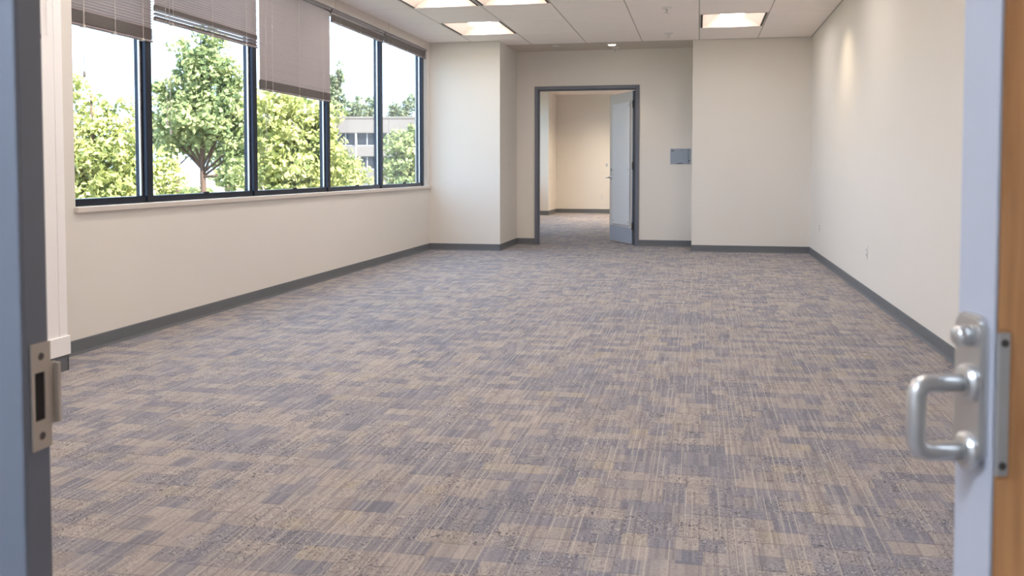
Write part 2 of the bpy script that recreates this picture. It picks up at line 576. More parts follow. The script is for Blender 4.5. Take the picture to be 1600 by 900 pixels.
# cells with a lamp: (column index, row index)
r_near, r_far = row_of(9.95), row_of(12.19)
lamp_cells = [(1, r_near), (2, r_near), (1, r_far), (5, r_far),
              (5, r_near - 1), (1, r_near - 2), (4, r_near - 3), (1, r_near - 4), (4, r_near - 5), (1, r_near - 6), (4, r_near - 7), (2, r_near - 5)]  # this row: unseen lamps added so the room is lit evenly
tile_src = {}
G = 0.007
for i in range(len(xs) - 1):
    for j in range(len(ys) - 1):
        if (i, j) in lamp_cells:
            continue
        w = xs[i + 1] - xs[i] - 2 * G
        d = ys[j + 1] - ys[j] - 2 * G
        if w < 0.05 or d < 0.05:
            continue
        key = (round(w, 3), round(d, 3))
        loc = ((xs[i] + xs[i + 1]) / 2, (ys[j] + ys[j + 1]) / 2, ZC)
        if key not in tile_src:
            bm = bx(-w / 2, w / 2, -d / 2, d / 2, 0, 0.02, 0.004, 1)
            o = obj('ceiling_tile', bm, M['tile'], ceil)
            o.location = loc
            tile_src[key] = o
        else:
            inst('ceiling_tile', tile_src[key], ceil, loc)
for x in xs[1:-1]:
    obj('grid_runner', boxes((x - 0.012, x + 0.012, YF, YPR, ZC + 0.004, ZC + 0.03)), M['tee'], ceil)
for y in ys[1:-1]:
    obj('grid_cross_tee', boxes((XL, XR, y - 0.011, y + 0.011, ZC + 0.006, ZC + 0.031)), M['tee'], ceil)
obj('wall_angle', boxes((XR - 0.02, XR, YF, YPR, ZC - 0.002, ZC + 0.002), (XQ, XR, YPR - 0.02, YPR, ZC - 0.002, ZC + 0.002),
                        (XL, XE, YPL - 0.02, YPL, ZC - 0.002, ZC + 0.002)), M['tee'], ceil)
obj('recess_panel', boxes((XE, XQ, YPR, YB, ZC - 0.004, ZC + 0.03)), M['soffit'], ceil)

# fascia boards above the blinds
f_y = [WY0 - 0.02, 7.93, 9.72, 11.52, YPL]
for k in range(4):
    struct('trim_%d' % (k + 1), bx(XL - 0.03, XL + 0.012, f_y[k] + 0.007, f_y[k + 1] - 0.007, ZH, ZC, 0.002, 1), M['trim_white'])
struct('trim_5', boxes((XL - 0.02, XL + 0.016, WY0 - 0.02, YPL, ZH - 0.006, ZH)), M['plastic'])
# window sill
struct('trim_6', bx(XL - 0.05, XL + 0.03, WY0 - 0.015, YPL - 0.002, ZS - 0.04, ZS, 0.006, 2), M['trim_white'], label='painted window sill ledge')

# ------------------------------------------------------------------ windows
GX = XL - 0.10
mull = [6.17, 7.854, 9.588, 11.341, 13.166]
MW = 0.075
edges = [(WY0, WY0 + 0.05)] + [(m, m + MW) for m in mull]
for k in range(5):
    w = empty('window_%d' % (k + 1), (GX, (edges[k][1] + edges[k + 1][0]) / 2, ZS))
    tag(w, kind='structure')
    y0, y1 = edges[k][1], edges[k + 1][0]
    def part(name, b, m, bev=0.003):
        o = obj(name, bx(*b, bev, 1), m, w)
        o.location = -w.location
        return o
    if k == 0:
        part('jamb', (GX - 0.04, GX + 0.055, edges[0][0], edges[0][1], ZS, ZH), M['dark_al'])
    part('mullion' if k < 4 else 'jamb', (GX - 0.04, GX + 0.06, edges[k + 1][0], edges[k + 1][1], ZS, ZH), M['dark_al'])
    part('glazing_bead', (GX + 0.004, GX + 0.024, y1 - 0.022, y1 - 0.001, ZS + 0.05, ZH - 0.05), M['steel'])
    part('bottom_rail', (GX - 0.04, GX + 0.05, y0, y1, ZS, ZS + 0.05), M['dark_al'])
    part('top_rail', (GX - 0.04, GX + 0.05, y0, y1, ZH - 0.05, ZH), M['dark_al'])
    part('glass_pane', (GX - 0.004, GX + 0.004, y0, y1, ZS + 0.05, ZH - 0.05), M['glass'], 0)
    if k > 0:
        part('sash_lock', (GX + 0.03, GX + 0.06, y1 - 0.85, y1 - 0.80, ZS + 0.045, ZS + 0.062), M['black'])

fw = tag(empty('window_6', (FXL - 0.1, 20.4, 1.0)), kind='structure')
for y in (17.0, 18.7, 20.4, 22.1, 23.84):
    o = obj('mullion', boxes((FXL - 0.13, FXL - 0.06, y, y + 0.06, 1.0, 3.15)), M['dark_al'], fw); o.location = -fw.location
o = obj('frame_rail', boxes((FXL - 0.13, FXL - 0.06, 17.0, 23.9, 1.0, 1.05), (FXL - 0.13, FXL - 0.06, 17.0, 23.9, 3.10, 3.15)), M['dark_al'], fw); o.location = -fw.location
o = obj('glass_pane', boxes((FXL - 0.104, FXL - 0.098, 17.0, 23.9, 1.05, 3.10)), M['glass'], fw); o.location = -fw.location

# ------------------------------------------------------------------ venetian blinds
BX = XL - 0.028          # plane the blinds hang in
def slat_mesh(L):
    bm = bmesh.new()
    n = 4
    rows = []
    for k in range(n + 1):
        t = k / n - 0.5
        rows.append([bm.verts.new((t * 0.025, y, 0.0022 * (1 - (2 * t) ** 2))) for y in (-L / 2, L / 2)])
    for a, b2 in zip(rows, rows[1:]):
        bm.faces.new((a[0], b2[0], b2[1], a[1]))
    return bm
def make_blind(y0, y1, zb, nstack, label, tilt, open_gaps=(), cords=(0.14, 0.5, 0.86), pull=None):
    L = y1 - y0
    yc = (y0 + y1) / 2
    zt = ZH - 0.006
    b = empty('venetian_blind', (BX, yc, zt))
    tag(b, label, 'blind', 'venetian blinds across the window wall')
    obj('headrail', bx(-0.018, 0.018, -L / 2, L / 2, -0.032, 0, 0.003, 1), M['blind_rail'], b)
    zb_l = zb - zt
    obj('bottom_rail', bx(-0.014, 0.014, -L / 2, L / 2, zb_l, zb_l + 0.016, 0.004, 1), M['blind_rail'], b)
    src = obj('slat', slat_mesh(L), M['blind'], b, True)
    first = True
    z = zb_l + 0.020
    for k in range(nstack):
        r = (0, -0.42 + random.uniform(-0.06, 0.06), 0)
        if first:
            src.location = (0, 0, z); src.rotation_euler = r; first = False
        else:
            inst('slat', src, b, (0, 0, z), r)
        z += 0.0042
        if k in open_gaps:
            z += 0.016
    z += 0.010
    ztop = -0.036
    n = max(1, int(round((ztop - z) / 0.0205)))
    if ztop - z > 0.01:
        for k in range(n):
            inst('slat', src, b, (0, random.uniform(-0.002, 0.002), z + (ztop - z) * k / n), (0, tilt + random.uniform(-0.05, 0.05), 0))
    for c in cords:
        y = -L / 2 + c * L
        obj('ladder_cord', boxes((0.0145, 0.0160, y - 0.0022, y + 0.0022, zb_l + 0.004, -0.03), (-0.0160, -0.0145, y - 0.0022, y + 0.0022, zb_l + 0.004, -0.03)), M['cord'], b)
        obj('cord_clip', bx(-0.016, 0.018, y - 0.014, y + 0.014, zb_l - 0.004, zb_l + 0.012, 0.003, 1), M['cord'], b)
    if pull:
        for q, (fy, zz) in enumerate(pull):
            y = -L / 2 + fy * L
            obj('pull_cord', tube(bmesh.new(), [(0.022, y, zz - zt), (0.022, y, -0.02)], 0.0022, 6), M['cord'], b)
            obj('cord_tassel', lathe(bmesh.new(), [(0.003, 0.0), (0.008, -0.01), (0.009, -0.035), (0.004, -0.042)], 10, (0.022, y, zz - zt)), M['cord'], b)
    return b
random.seed(4)
make_blind(5.315, 6.235, 2.20, 20, 'half-lowered taupe venetian blind over the narrow first window by the white column', -0.92, pull=[(0.12, 1.9)])
make_blind(6.275, 7.915, 2.375, 16, 'half-lowered blind with open gaps between its bottom slats, over the second window', -0.92, open_gaps=(2, 5), pull=[(0.07, 1.62), (0.10, 1.55)])
make_blind(7.965, 9.645, 1.995, 18, 'lowest-hanging taupe venetian blind, over the middle window', -1.12, pull=[(0.05, 1.45)])
make_blind(9.69, 11.42, 2.905, 16, 'fully raised blind directly right of the lowest-hanging blind', -1.1, pull=[(0.05, 1.75), (0.09, 1.68)])
make_blind(11.465, 13.285, 2.915, 22, 'fully raised blind at the far end of the windows next to the corner', -1.1, pull=[(0.05, 1.6)])

# ------------------------------------------------------------------ ceiling lamps
def make_troffer(w, d):
    t = empty('ceiling_light')
    h = 0.12
    obj('housing', boxes((-w / 2, w / 2, -d / 2, d / 2, h, h + 0.01), (-w / 2, -w / 2 + 0.004, -d / 2, d / 2, 0, h), (w / 2 - 0.004, w / 2, -d / 2, d / 2, 0, h),
                         (-w / 2, w / 2, -d / 2, -d / 2 + 0.012, 0, h), (-w / 2, w / 2, d / 2 - 0.012, d / 2, 0, h)), M['reflector'], t)
    for s in (-1, 1):
        x = s * (w / 2 - 0.016)
        obj('air_slot', boxes((x - 0.011, x + 0.011, -d / 2 + 0.012, d / 2 - 0.012, 0.0, 0.02)), M['black'], t)
        # curved reflector from the slot up to the lens
        bm = bmesh.new()
        n = 10
        rows = []
        xa, xb = s * (w / 2 - 0.03), s * 0.145
        for k in range(n + 1):
            f = k / n
            z = 0.004 + 0.095 * math.sin(PI * min(1, f * 0.62))
            rows.append([bm.verts.new((xa + (xb - xa) * f, y, z)) for y in (-d / 2 + 0.012, d / 2 - 0.012)])
        for a, b2 in zip(rows, rows[1:]):
            bm.faces.new((a[0], b2[0], b2[1], a[1]))
        obj('reflector', bm, M['reflector'], t, True)
    bm = bmesh.new()
    n = 12
    rows = []
    for k in range(n + 1):
        a = PI * k / n
        rows.append([bm.verts.new((-0.15 * math.cos(a), y, 0.09 - 0.055 * math.sin(a))) for y in (-d / 2 + 0.014, d / 2 - 0.014)])
    for a, b2 in zip(rows, rows[1:]):
        bm.faces.new((a[0], a[1], b2[1], b2[0]))
    obj('lens', bm, M['lamp'], t, True)
    return t
tw, td = PX - 0.03, PY - 0.03
troffer = None
tl = {(1, r_near): 'ceiling light cut by the upper picture edge, left-hand one of the touching pair',
      (2, r_near): 'ceiling light cut by the upper picture edge, right-hand one of the touching pair',
      (1, r_far): 'warm recessed ceiling light above the wide left pier near the window corner',
      (5, r_far): 'warm recessed ceiling light in front of the blank right pier'}
for c in lamp_cells:
    i, j = c
    if troffer is None:
        troffer = make_troffer(tw, td); o = troffer
    else:
        o = copy_tree(troffer)
    o.location = ((xs[i] + xs[i + 1]) / 2, (ys[j] + ys[j + 1]) / 2, ZC)
    tag(o, tl.get(c, 'added unseen warm ceiling light over the near half of the room, above the picture'), 'ceiling light', 'recessed ceiling lights')

cl = tag(empty('added_corridor_light', (-1.75, -0.25, 2.75)), 'added unseen cool white ceiling light in the entrance corridor', 'ceiling light')  # unseen lamp, added to light the entrance frame and door but not the reveal
obj('frame', boxes((-0.62, 0.62, -0.32, -0.3, -0.02, 0), (-0.62, 0.62, 0.3, 0.32, -0.02, 0), (-0.62, -0.6, -0.3, 0.3, -0.02, 0), (0.6, 0.62, -0.3, 0.3, -0.02, 0)), M['plastic'], cl)
obj('lens', boxes((-0.6, 0.6, -0.3, 0.3, -0.012, -0.004)), M['added_lamp_cool'], cl)

def make_downlight(loc, label, energy, size=math.radians(95), blend=0.5):
    t = tag(empty('downlight', loc), label, 'downlight', 'small recessed downlights')
    bm = bmesh.new()
    n = 24
    prof = [(0.085, 0.0), (0.085, -0.005), (0.066, -0.006), (0.060, 0.0), (0.055, 0.03)]
    rings = [[bm.verts.new((r * math.cos(2 * PI * k / n), r * math.sin(2 * PI * k / n), z)) for k in range(n)] for r, z in prof]
    for r0, r1 in zip(rings, rings[1:]):
        for k in range(n):
            bm.faces.new((r0[k], r0[(k + 1) % n], r1[(k + 1) % n], r1[k]))
    obj('trim_ring', bm, M['plastic'], t, True)
    obj('lens', lathe(bmesh.new(), [(0.054, -0.002), (0.05, -0.009), (0.03, -0.013), (0.002, -0.014)], 20), M['spot'], t, True)
    ld = bpy.data.lights.new('bulb', 'SPOT')
    ld.energy = energy
    ld.color = (1.0, 0.80, 0.58)
    ld.spot_size = size
    ld.spot_blend = blend
    ld.shadow_soft_size = 0.04
    lo = bpy.data.objects.new('bulb', ld)
    COL.objects.link(lo)
    lo.parent = t
    lo.location = (0, 0, -0.03)
    return t
make_downlight((-1.33, 14.12, ZC - 0.004), 'small lit recessed downlight above the far doorway', 18)
make_downlight((1.08, 10.66, ZC), 'small lit recessed downlight close to the blank right wall', 46, math.radians(122), 0.8)
make_downlight((-2.2, 23.6, FZ), 'small lit downlight in the ceiling of the room beyond the door', 400, math.radians(150), 1.0)
make_downlight((-0.2, 21.5, FZ), 'second downlight in the room beyond the door, hidden behind its leaf', 700, math.radians(150), 1.0)

def make_sprinkler(loc, label):
    t = tag(empty('fire_sprinkler', loc), label, 'sprinkler', 'pendant fire sprinklers in the ceiling')
    obj('escutcheon', lathe(bmesh.new(), [(0.062, 0.0), (0.058, -0.010), (0.03, -0.016), (0.016, -0.017)], 20), M['plastic'], t, True)
    obj('head', lathe(bmesh.new(), [(0.013, -0.014), (0.013, -0.035), (0.007, -0.04), (0.007, -0.062)], 12), M['steel'], t)
    obj('deflector', lathe(bmesh.new(), [(0.026, -0.060), (0.026, -0.064)], 16), M['steel'], t)
    return t
make_sprinkler((-0.386, 11.06, ZC), 'pendant fire sprinkler in a ceiling tile near the top of the picture')
make_sprinkler((-0.43, 13.13, ZC), 'small fire sprinkler in the ceiling before the blank right pier')
make_sprinkler((-2.2, 14.06, ZC - 0.004), 'small fire sprinkler above the left side of the far doorway')
make_sprinkler((-1.31, 14.45, ZC - 0.004), 'small fire sprinkler hanging just behind the lit downlight over the doorway')

# ------------------------------------------------------------------ far doorway
FWD = 0.055
fr = tag(empty('trim_7', (DJL, YB, 0)), kind='structure', label='grey steel frame of the far doorway')
def frame_part(name, b, m=None, bev=0.004):
    o = obj(name, bx(*b, bev, 1), m or M['frame'], fr)
    o.location = -fr.location
    return o
Y0, Y1 = YB - 0.02, YB + 0.17
frame_part('jamb', (DJL, DJL + FWD, Y0, Y1, 0, DH))
frame_part('jamb', (DJR - FWD, DJR, Y0, Y1, 0, DH))
frame_part('head', (DJL + FWD, DJR - FWD, Y0, Y1, DH - FWD, DH))
frame_part('stop', (DJL + FWD, DJL + FWD + 0.018, Y0 + 0.05, Y0 + 0.11, 0, DH - FWD), None, 0.002)
frame_part('stop', (DJR - FWD - 0.018, DJR - FWD, Y0 + 0.05, Y0 + 0.11, 0, DH - FWD), None, 0.002)
frame_part('stop', (DJL + FWD, DJR - FWD, Y0 + 0.05, Y0 + 0.11, DH - FWD - 0.018, DH - FWD), None, 0.002)
frame_part('strike_plate', (DJL + FWD, DJL + FWD + 0.003, Y0 + 0.125, Y0 + 0.16, 0.98, 1.12), M['steel'], 0.001)

# open leaf: local x runs from the hinge to the free edge, local -y is the face towards the camera
LW, LH, LT = 1.06, 2.50, 0.045
hx, hy = DJR - FWD - 0.012, YB + 0.13
ang = math.atan2(0.900, -0.437)
leaf = tag(empty('door_1', (hx, hy, 0.014), ang), kind='structure', label='open pale grey door leaf with a panel and darker kick plate')
# with this rotation local +y points to the camera side
obj('leaf', bx(0, LW, 0, LT, 0, LH, 0.003, 1), M['leaf_door'], leaf)
obj('edge_cap', bx(LW - 0.001, LW + 0.004, -0.001, LT + 0.001, 0, LH, 0.001, 1), M['frame'], leaf)
obj('hinge_edge', bx(-0.004, 0.03, -0.001, LT + 0.002, 0, LH, 0.001, 1), M['frame'], leaf)
obj('kick_plate', bx(0.035, LW - 0.02, LT, LT + 0.003, 0.01, 0.265, 0.001, 1), M['kick'], leaf)
obj('panel', bx(0.10, LW - 0.17, LT + 0.014, LT + 0.020, 0.30, 2.33, 0.002, 1), M['acrylic'], leaf)
pst = None
for px in (0.15, LW - 0.21):
    for pz in (0.35, 1.22, 2.27):
        if pst is None:
            pst = obj('standoff', lathe(bmesh.new(), [(0.016, 0), (0.016, 0.022), (0.013, 0.026)], 14, axis='Y'), M['steel'], leaf)
            pst.location = (px, LT, pz)
        else:
            inst('standoff', pst, leaf, (px, LT, pz))
obj('astragal', bx(LW - 0.155, LW - 0.145, LT, LT + 0.012, 0.28, 2.33, 0.002, 1), M['plastic'], leaf)
lk = obj('lever_handle', lathe(bmesh.new(), [(0.030, 0), (0.030, 0.008), (0.012, 0.012), (0.011, 0.055)], 18, (LW - 0.07, LT, 1.08), 'Y'), M['steel'], leaf)
obj('lever', tube(bmesh.new(), [(LW - 0.07, LT + 0.05, 1.08), (LW - 0.055, LT + 0.062, 1.08), (LW - 0.02, LT + 0.065, 1.08), (LW + 0.05, LT + 0.06, 1.08)], [0.011, 0.011, 0.010, 0.008], 10), M['steel'], lk)
dbt = obj('deadbolt', lathe(bmesh.new(), [(0.028, 0), (0.028, 0.014), (0.02, 0.02)], 18, (LW - 0.07, LT, 1.22), 'Y'), M['steel'], leaf)
obj('thumb_turn', bx(LW - 0.09, LW - 0.05, LT + 0.02, LT + 0.032, 1.213, 1.227, 0.002, 1), M['steel'], dbt)
for z in (0.30, 1.28, 2.28):
    hg = obj('hinge', tube(bmesh.new(), [(-0.012, LT + 0.012, z - 0.06), (-0.012, LT + 0.012, z + 0.06)], 0.012, 10), M['steel_dark'], leaf)
    obj('hinge_leaf', bx(-0.012, 0.03, LT, LT + 0.004, z - 0.057, z + 0.057, 0.001, 1), M['steel_dark'], hg)

# ------------------------------------------------------------------ wall plates
pb = tag(empty('wall_plate', (-0.281, YB, 1.444)), 'blue-grey metal plate mounted on the back wall right of the doorway', 'wall plate')
obj('plate', bx(-0.162, 0.162, -0.012, 0, -0.125, 0.125, 0.003, 1), M['plate_blue'], pb)
obj('surround', boxes((-0.176, -0.162, -0.008, 0, -0.136, 0.136), (0.162, 0.176, -0.008, 0, -0.136, 0.136), (-0.162, 0.162, -0.008, 0, 0.125, 0.136), (-0.162, 0.162, -0.008, 0, -0.136, -0.125)), M['plastic'], pb)
obj('side_strip', bx(0.118, 0.124, -0.015, -0.011, -0.12, 0.12, 0.001, 1), M['steel_dark'], pb)
obj('key_lock', lathe(bmesh.new(), [(0.011, -0.018), (0.011, -0.011)], 12, (0.135, 0, -0.07), 'Y'), M['steel_dark'], pb)
obj('latch', bx(-0.06, 0.03, -0.016, -0.011, -0.118, -0.106, 0.002, 1), M['steel_dark'], pb)
obj('maker_tag', bx(-0.145, -0.105, -0.0135, -0.0115, 0.085, 0.10, 0.0005, 1), M['steel_dark'], pb)
obj('screw', lathe(bmesh.new(), [(0.007, -0.015), (0.007, -0.011)], 10, (0.01, 0, 0.10), 'Y'), M['steel_dark'], pb)

def outlet(name, loc, rotz, label, h=0.128, w=0.076):
    """faces local -y"""
    t = tag(empty(name, loc, rotz), label, 'outlet')
    obj('cover_plate', bx(-w / 2, w / 2, -0.006, 0, -h / 2, h / 2, 0.003, 2), M['plastic'], t)
    for z in (-0.024, 0.024):
        r = obj('receptacle', bx(-0.017, 0.017, -0.009, -0.005, z - 0.016, z + 0.016, 0.004, 2), M['plastic'], t)
        obj('slots', boxes((-0.008, -0.005, -0.0098, -0.0085, z - 0.004, z + 0.006), (0.005, 0.008, -0.0098, -0.0085, z - 0.004, z + 0.006), (-0.002, 0.002, -0.0098, -0.0085, z - 0.011, z - 0.007)), M['hole'], r)
    return t
outlet('wall_outlet', (XR, 9.25, 0.435), -PI / 2, 'white power outlet low on the right wall, the larger and nearer one')
outlet('wall_outlet', (XR, 12.74, 0.455), -PI / 2, 'white power outlet low on the right wall, the farther one near the corner')
outlet('wall_outlet', (-2.67, YFAR, 0.46), 0, 'faint outlet low on the back wall of the room beyond the door')
sw = tag(empty('light_switch', (-2.53, YFAR, 1.36)), 'small light switch on the back wall of the room beyond the door', 'switch')
obj('cover_plate', bx(-0.06, 0.06, -0.007, 0, -0.075, 0.075, 0.003, 2), M['plastic'], sw)
obj('toggle', bx(-0.02, 0.02, -0.014, -0.006, -0.035, 0.035, 0.003, 1), M['plate_blue'], sw)
tp = tag(empty('wall_plate', (XE, 14.02, 1.30), PI / 2), 'tiny blank plate on the side of the left pier', 'wall plate')
obj('plate', bx(-0.04, 0.04, -0.006, 0, -0.06, 0.06, 0.003, 1), M['wall'], tp)

# ------------------------------------------------------------------ entrance frame with the strike plate (left foreground)
JX = -1.06
jf = tag(empty('trim_8', (JX, 1.28, 0)), kind='structure', label='dark grey steel entrance frame with a strike plate')
def jpart(name, bm, m, par=None):
    o = obj(name, bm, m, par or jf)
    if par is None:
        o.location = -jf.location
    return o
jpart('jamb', bx(JX - 0.09, JX, 1.256, 1.312, 0, 2.56, 0.004, 2), M['frame'])
jpart('casing', bx(JX - 0.30, JX - 0.001, 1.2515, 1.262, 0, 2.56, 0.004, 2), M['frame'])
# strike plate: T-shape with a lip that passes the room side of the jamb
SPZ = 0.862
def ring_plate(x0, x1, yo0, yo1, zo0, zo1, yi0, yi1, zi0, zi1):
    return boxes((x0, x1, yo0, yi0, zo0, zo1), (x0, x1, yi1, yo1, zo0, zo1), (x0, x1, yi0, yi1, zo0, zi0), (x0, x1, yi0, yi1, zi1, zo1))
sp = jpart('strike_plate', ring_plate(JX, JX + 0.0035, 1.268, 1.311, SPZ - 0.088, SPZ + 0.088, 1.274, 1.297, SPZ - 0.040, SPZ + 0.040), M['brass'])
jpart('lip', boxes((JX, JX + 0.0035, 1.311, 1.322, SPZ - 0.052, SPZ + 0.052), (JX + 0.0005, JX + 0.012, 1.318, 1.324, SPZ - 0.05, SPZ + 0.05)), M['brass'], sp)
jpart('latch_hole', boxes((JX + 0.0002, JX + 0.0012, 1.274, 1.297, SPZ - 0.040, SPZ + 0.040)), M['hole'], sp)
for s in (-1, 1):
    jpart('screw', lathe(bmesh.new(), [(0.0065, 0.003), (0.006, 0.0045), (0.002, 0.0042)], 12, (JX, 1.289, SPZ + s * 0.066), 'X'), M['steel_dark'], sp)

# ------------------------------------------------------------------ entrance door leaf (right foreground)
PXY = Vector((0.32, 1.076))
udir = Vector((0.9537, 0.3007))
dang = math.atan2(udir.y, udir.x)
THK = 0.066
d2 = tag(empty('door_2', (PXY.x, PXY.y, 0.01), dang), kind='structure', label='wooden entrance door leaf with a pale grey edge and a steel pull handle')
# local x: along the leaf to its hinge, local y: through its thickness (away from the camera), edge faces local -x
obj('leaf', bx(0.004, 0.92, 0, THK, 0, 2.47, 0.002, 1), M['wood'], d2)
obj('edge_band', bx(0, 0.0045, -0.0006, THK, 0, 2.47, 0.001, 1), M['edge_door'], d2)
# long cover plate with two screws on the wooden face
fpz0, fpz1 = 0.885, 1.046
cp = obj('cover_plate', bx(0.004, 0.019, -0.003, 0.001, fpz0, fpz1, 0.002, 2), M['steel'], d2)
for z in (fpz0 + 0.012, fpz1 - 0.012):
    obj('screw', lathe(bmesh.new(), [(0.0045, -0.0042), (0.0045, -0.002)], 12, (0.0115, 0, z), 'Y'), M['steel_dark'], cp)
# escutcheon with rounded top on the edge
def rounded_plate(x0, x1, y0, y1, z0, z1, r, n=6):
    bm = bmesh.new()
    pts = []
    for cy, cz, a0 in ((y1 - r, z1 - r, 0), (y0 + r, z1 - r, PI / 2), (y0 + r, z0 + r, PI), (y1 - r, z0 + r, 1.5 * PI)):
        for k in range(n + 1):
            a = a0 + PI / 2 * k / n
            pts.append((cy + r * math.cos(a), cz + r * math.sin(a)))
    A = [bm.verts.new((x0, y, z)) for y, z in pts]
    B = [bm.verts.new((x1, y, z)) for y, z in pts]
    bm.faces.new(A); bm.faces.new(B[::-1])
    for k in range(len(pts)):
        bm.faces.new((A[k], A[(k + 1) % len(pts)], B[(k + 1) % len(pts)], B[k]))
    bmesh.ops.recalc_face_normals(bm, faces=list(bm.faces))
    bmesh.ops.bevel(bm, geom=[e for e in bm.edges if all(abs(v.co.x - x0) < 1e-6 for v in e.verts)], offset=0.003, segments=2, affect='EDGES')
    return bm
es = obj('escutcheon', rounded_plate(-0.009, 0.001, 0.006, 0.060, 0.895, 1.062, 0.016), M['steel'], d2)
obj('lock_cylinder', lathe(bmesh.new(), [(0.012, -0.008), (0.012, -0.020), (0.009, -0.024)], 18, (0, 0.034, 1.036), 'X'), M['steel'], es, True)
HZ0, HZ1, HY = 0.906, 0.984, 0.028
hd = obj('pull_handle', tube(bmesh.new(), [(-0.006, HY, HZ1), (-0.058, HY, HZ1), (-0.068, HY, HZ1 - 0.003), (-0.072, HY, HZ1 - 0.012),
                                           (-0.072, HY, HZ0 + 0.012), (-0.068, HY, HZ0 + 0.003), (-0.058, HY, HZ0), (-0.006, HY, HZ0)], 0.0105, 16), M['steel'], d2, True)
for z in (HZ0, HZ1):
    obj('rose', lathe(bmesh.new(), [(0.021, -0.008), (0.021, -0.014), (0.017, -0.018), (0.012, -0.019)], 24, (0, HY, z), 'X'), M['steel'], hd)

# ------------------------------------------------------------------ outside
ZG = -1.0
struct('ground', boxes((-320, XL - 3.0, -120, 420, ZG - 0.5, ZG), (XL - 3.0, 260, YFAR + 2.0, 420, ZG - 0.5, ZG)), M['lawn'])
struct('ground_near', boxes((XL - 3.0, XL - T, -60, YFAR + 2.0, ZG - 0.5, ZG + 0.01)), M['pave'])
struct('pavement', boxes((-90, -24, 40, 62, ZG, ZG + 0.03), (-90, -10, 70, 118, ZG, ZG + 0.03)), M['pave'])

def leaves_mesh(name, centers, radii, n_each, size, rng):
    allv = []
    cols = len(centers)
    for c, r in zip(centers, radii):
        n = n_each
        d = rng.normal(size=(n, 3)); d /= np.linalg.norm(d, axis=1)[:, None]
        rr = r * (0.45 + 0.55 * rng.random(n) ** 0.6)
        pos = np.array(c)[None] + d * rr[:, None] * np.array([1, 1, 0.85])
        nrm = d * 0.9 + rng.normal(size=(n, 3)) * 0.55 + np.array([0, 0, 0.25])
        nrm /= np.linalg.norm(nrm, axis=1)[:, None]
        t = np.cross(nrm, rng.normal(size=(n, 3))); t /= np.linalg.norm(t, axis=1)[:, None]
        b = np.cross(nrm, t)
        s = size * (0.6 + 0.8 * rng.random(n))[:, None]
        v = np.stack([pos - t * s, pos - b * s * 0.55 + nrm * s * 0.15, pos + t * s, pos + b * s * 0.55 + nrm * s * 0.15], axis=1)
        allv.append(v.reshape(-1, 3))
    V = np.concatenate(allv)
    nq = len(V) // 4
    me = bpy.data.meshes.new(name)
    me.vertices.add(len(V)); me.vertices.foreach_set('co', V.astype(np.float32).ravel())
    me.loops.add(nq * 4); me.loops.foreach_set('vertex_index', np.arange(nq * 4, dtype=np.int32))
    me.polygons.add(nq)
    me.polygons.foreach_set('loop_start', np.arange(0, nq * 4, 4, dtype=np.int32))
    me.polygons.foreach_set('loop_total', np.full(nq, 4, dtype=np.int32))
    me.update()
    me.validate()
    return me

def tree(name, label, x, y, lobes, trunk_h, trunk_r, m, n_clusters, n_each, size, seed, cl_r=(0.22, 0.42), group='trees outside the windows', zg=ZG):
    """lobes: (dx, dy, z above ground, rx, rz)"""
    rng = np.random.default_rng(seed)
    t = tag(empty(name, (x, y, zg)), label, 'tree', group)
    cs, rs = [], []
    vol = np.array([l[3] ** 2 * l[4] for l in lobes]); vol = vol / vol.sum()
    for l, f in zip(lobes, vol):
        for k in range(max(4, int(n_clusters * f))):
            d = rng.normal(size=3); d /= np.linalg.norm(d)
            rad = rng.random() ** 0.42
            cs.append((l[0] + d[0] * l[3] * rad, l[1] + d[1] * l[3] * rad, l[2] + d[2] * l[4] * rad))
            rs.append(rng.uniform(*cl_r))
    me = leaves_mesh('foliage', cs, rs, n_each, size, rng)
    me.materials.append(m)
    fo = bpy.data.objects.new('foliage', me); COL.objects.link(fo); fo.parent = t
    fo['kind'] = 'stuff'
    bm = bmesh.new()
    top = max(l[2] for l in lobes)
    pts = [(0, 0, -0.05), (0.03, 0.02, trunk_h * 0.5), (-0.02, 0.03, trunk_h), (0.05, 0, trunk_h + (top - trunk_h) * 0.5), (0, 0, top)]
    tube(bm, pts, [trunk_r * 1.25, trunk_r, trunk_r * 0.85, trunk_r * 0.5, trunk_r * 0.2], 10)
    obj('trunk', bm, M['bark'], t, True)
    for l in lobes:
        if abs(l[0]) + abs(l[1]) < 0.2: continue
        z0 = trunk_h * rng.uniform(0.85, 1.1)
        e = (l[0], l[1], l[2])
        mid = (l[0] * 0.45, l[1] * 0.45, z0 + (l[2] - z0) * 0.4)
        bm = bmesh.new()
        tube(bm, [(0, 0, z0 - 0.05), mid, e], [trunk_r * 0.5, trunk_r * 0.35, trunk_r * 0.12], 7)
        obj('branch', bm, M['bark'], t, True)
    return t
rx, ry = 0.9794, 0.2018          # picture-horizontal direction, for spreading crowns sideways
def lob(s, dpt, z, r, rz):       # sideways, deeper, height, radii
    return (s * rx - dpt * ry, s * ry + dpt * rx, z, r, rz)
tree('maple_tree', 'bushy lime-green tree filling the narrow first window', -15.7, 21.2,
     [lob(0, 0, 1.6, 1.4, 1.2), lob(-0.8, 0.2, 3.1, 1.0, 1.0), lob(0.5, 0, 2.7, 0.95, 1.0), lob(-0.6, 0, 4.2, 0.6, 0.7), lob(0.8, -0.2, 1.3, 0.9, 0.8), lob(1.6, 0.3, 1.9, 0.7, 0.8), lob(-1.8, 0.1, 2.2, 1.0, 1.4), lob(0.95, 0.2, 3.6, 0.35, 0.45), lob(0.1, 0, 3.6, 0.6, 0.5), lob(1.7, 0.3, 0.9, 0.7, 0.7)],
     0.9, 0.09, M['leaf_lime'], 420, 40, 0.085, 11)
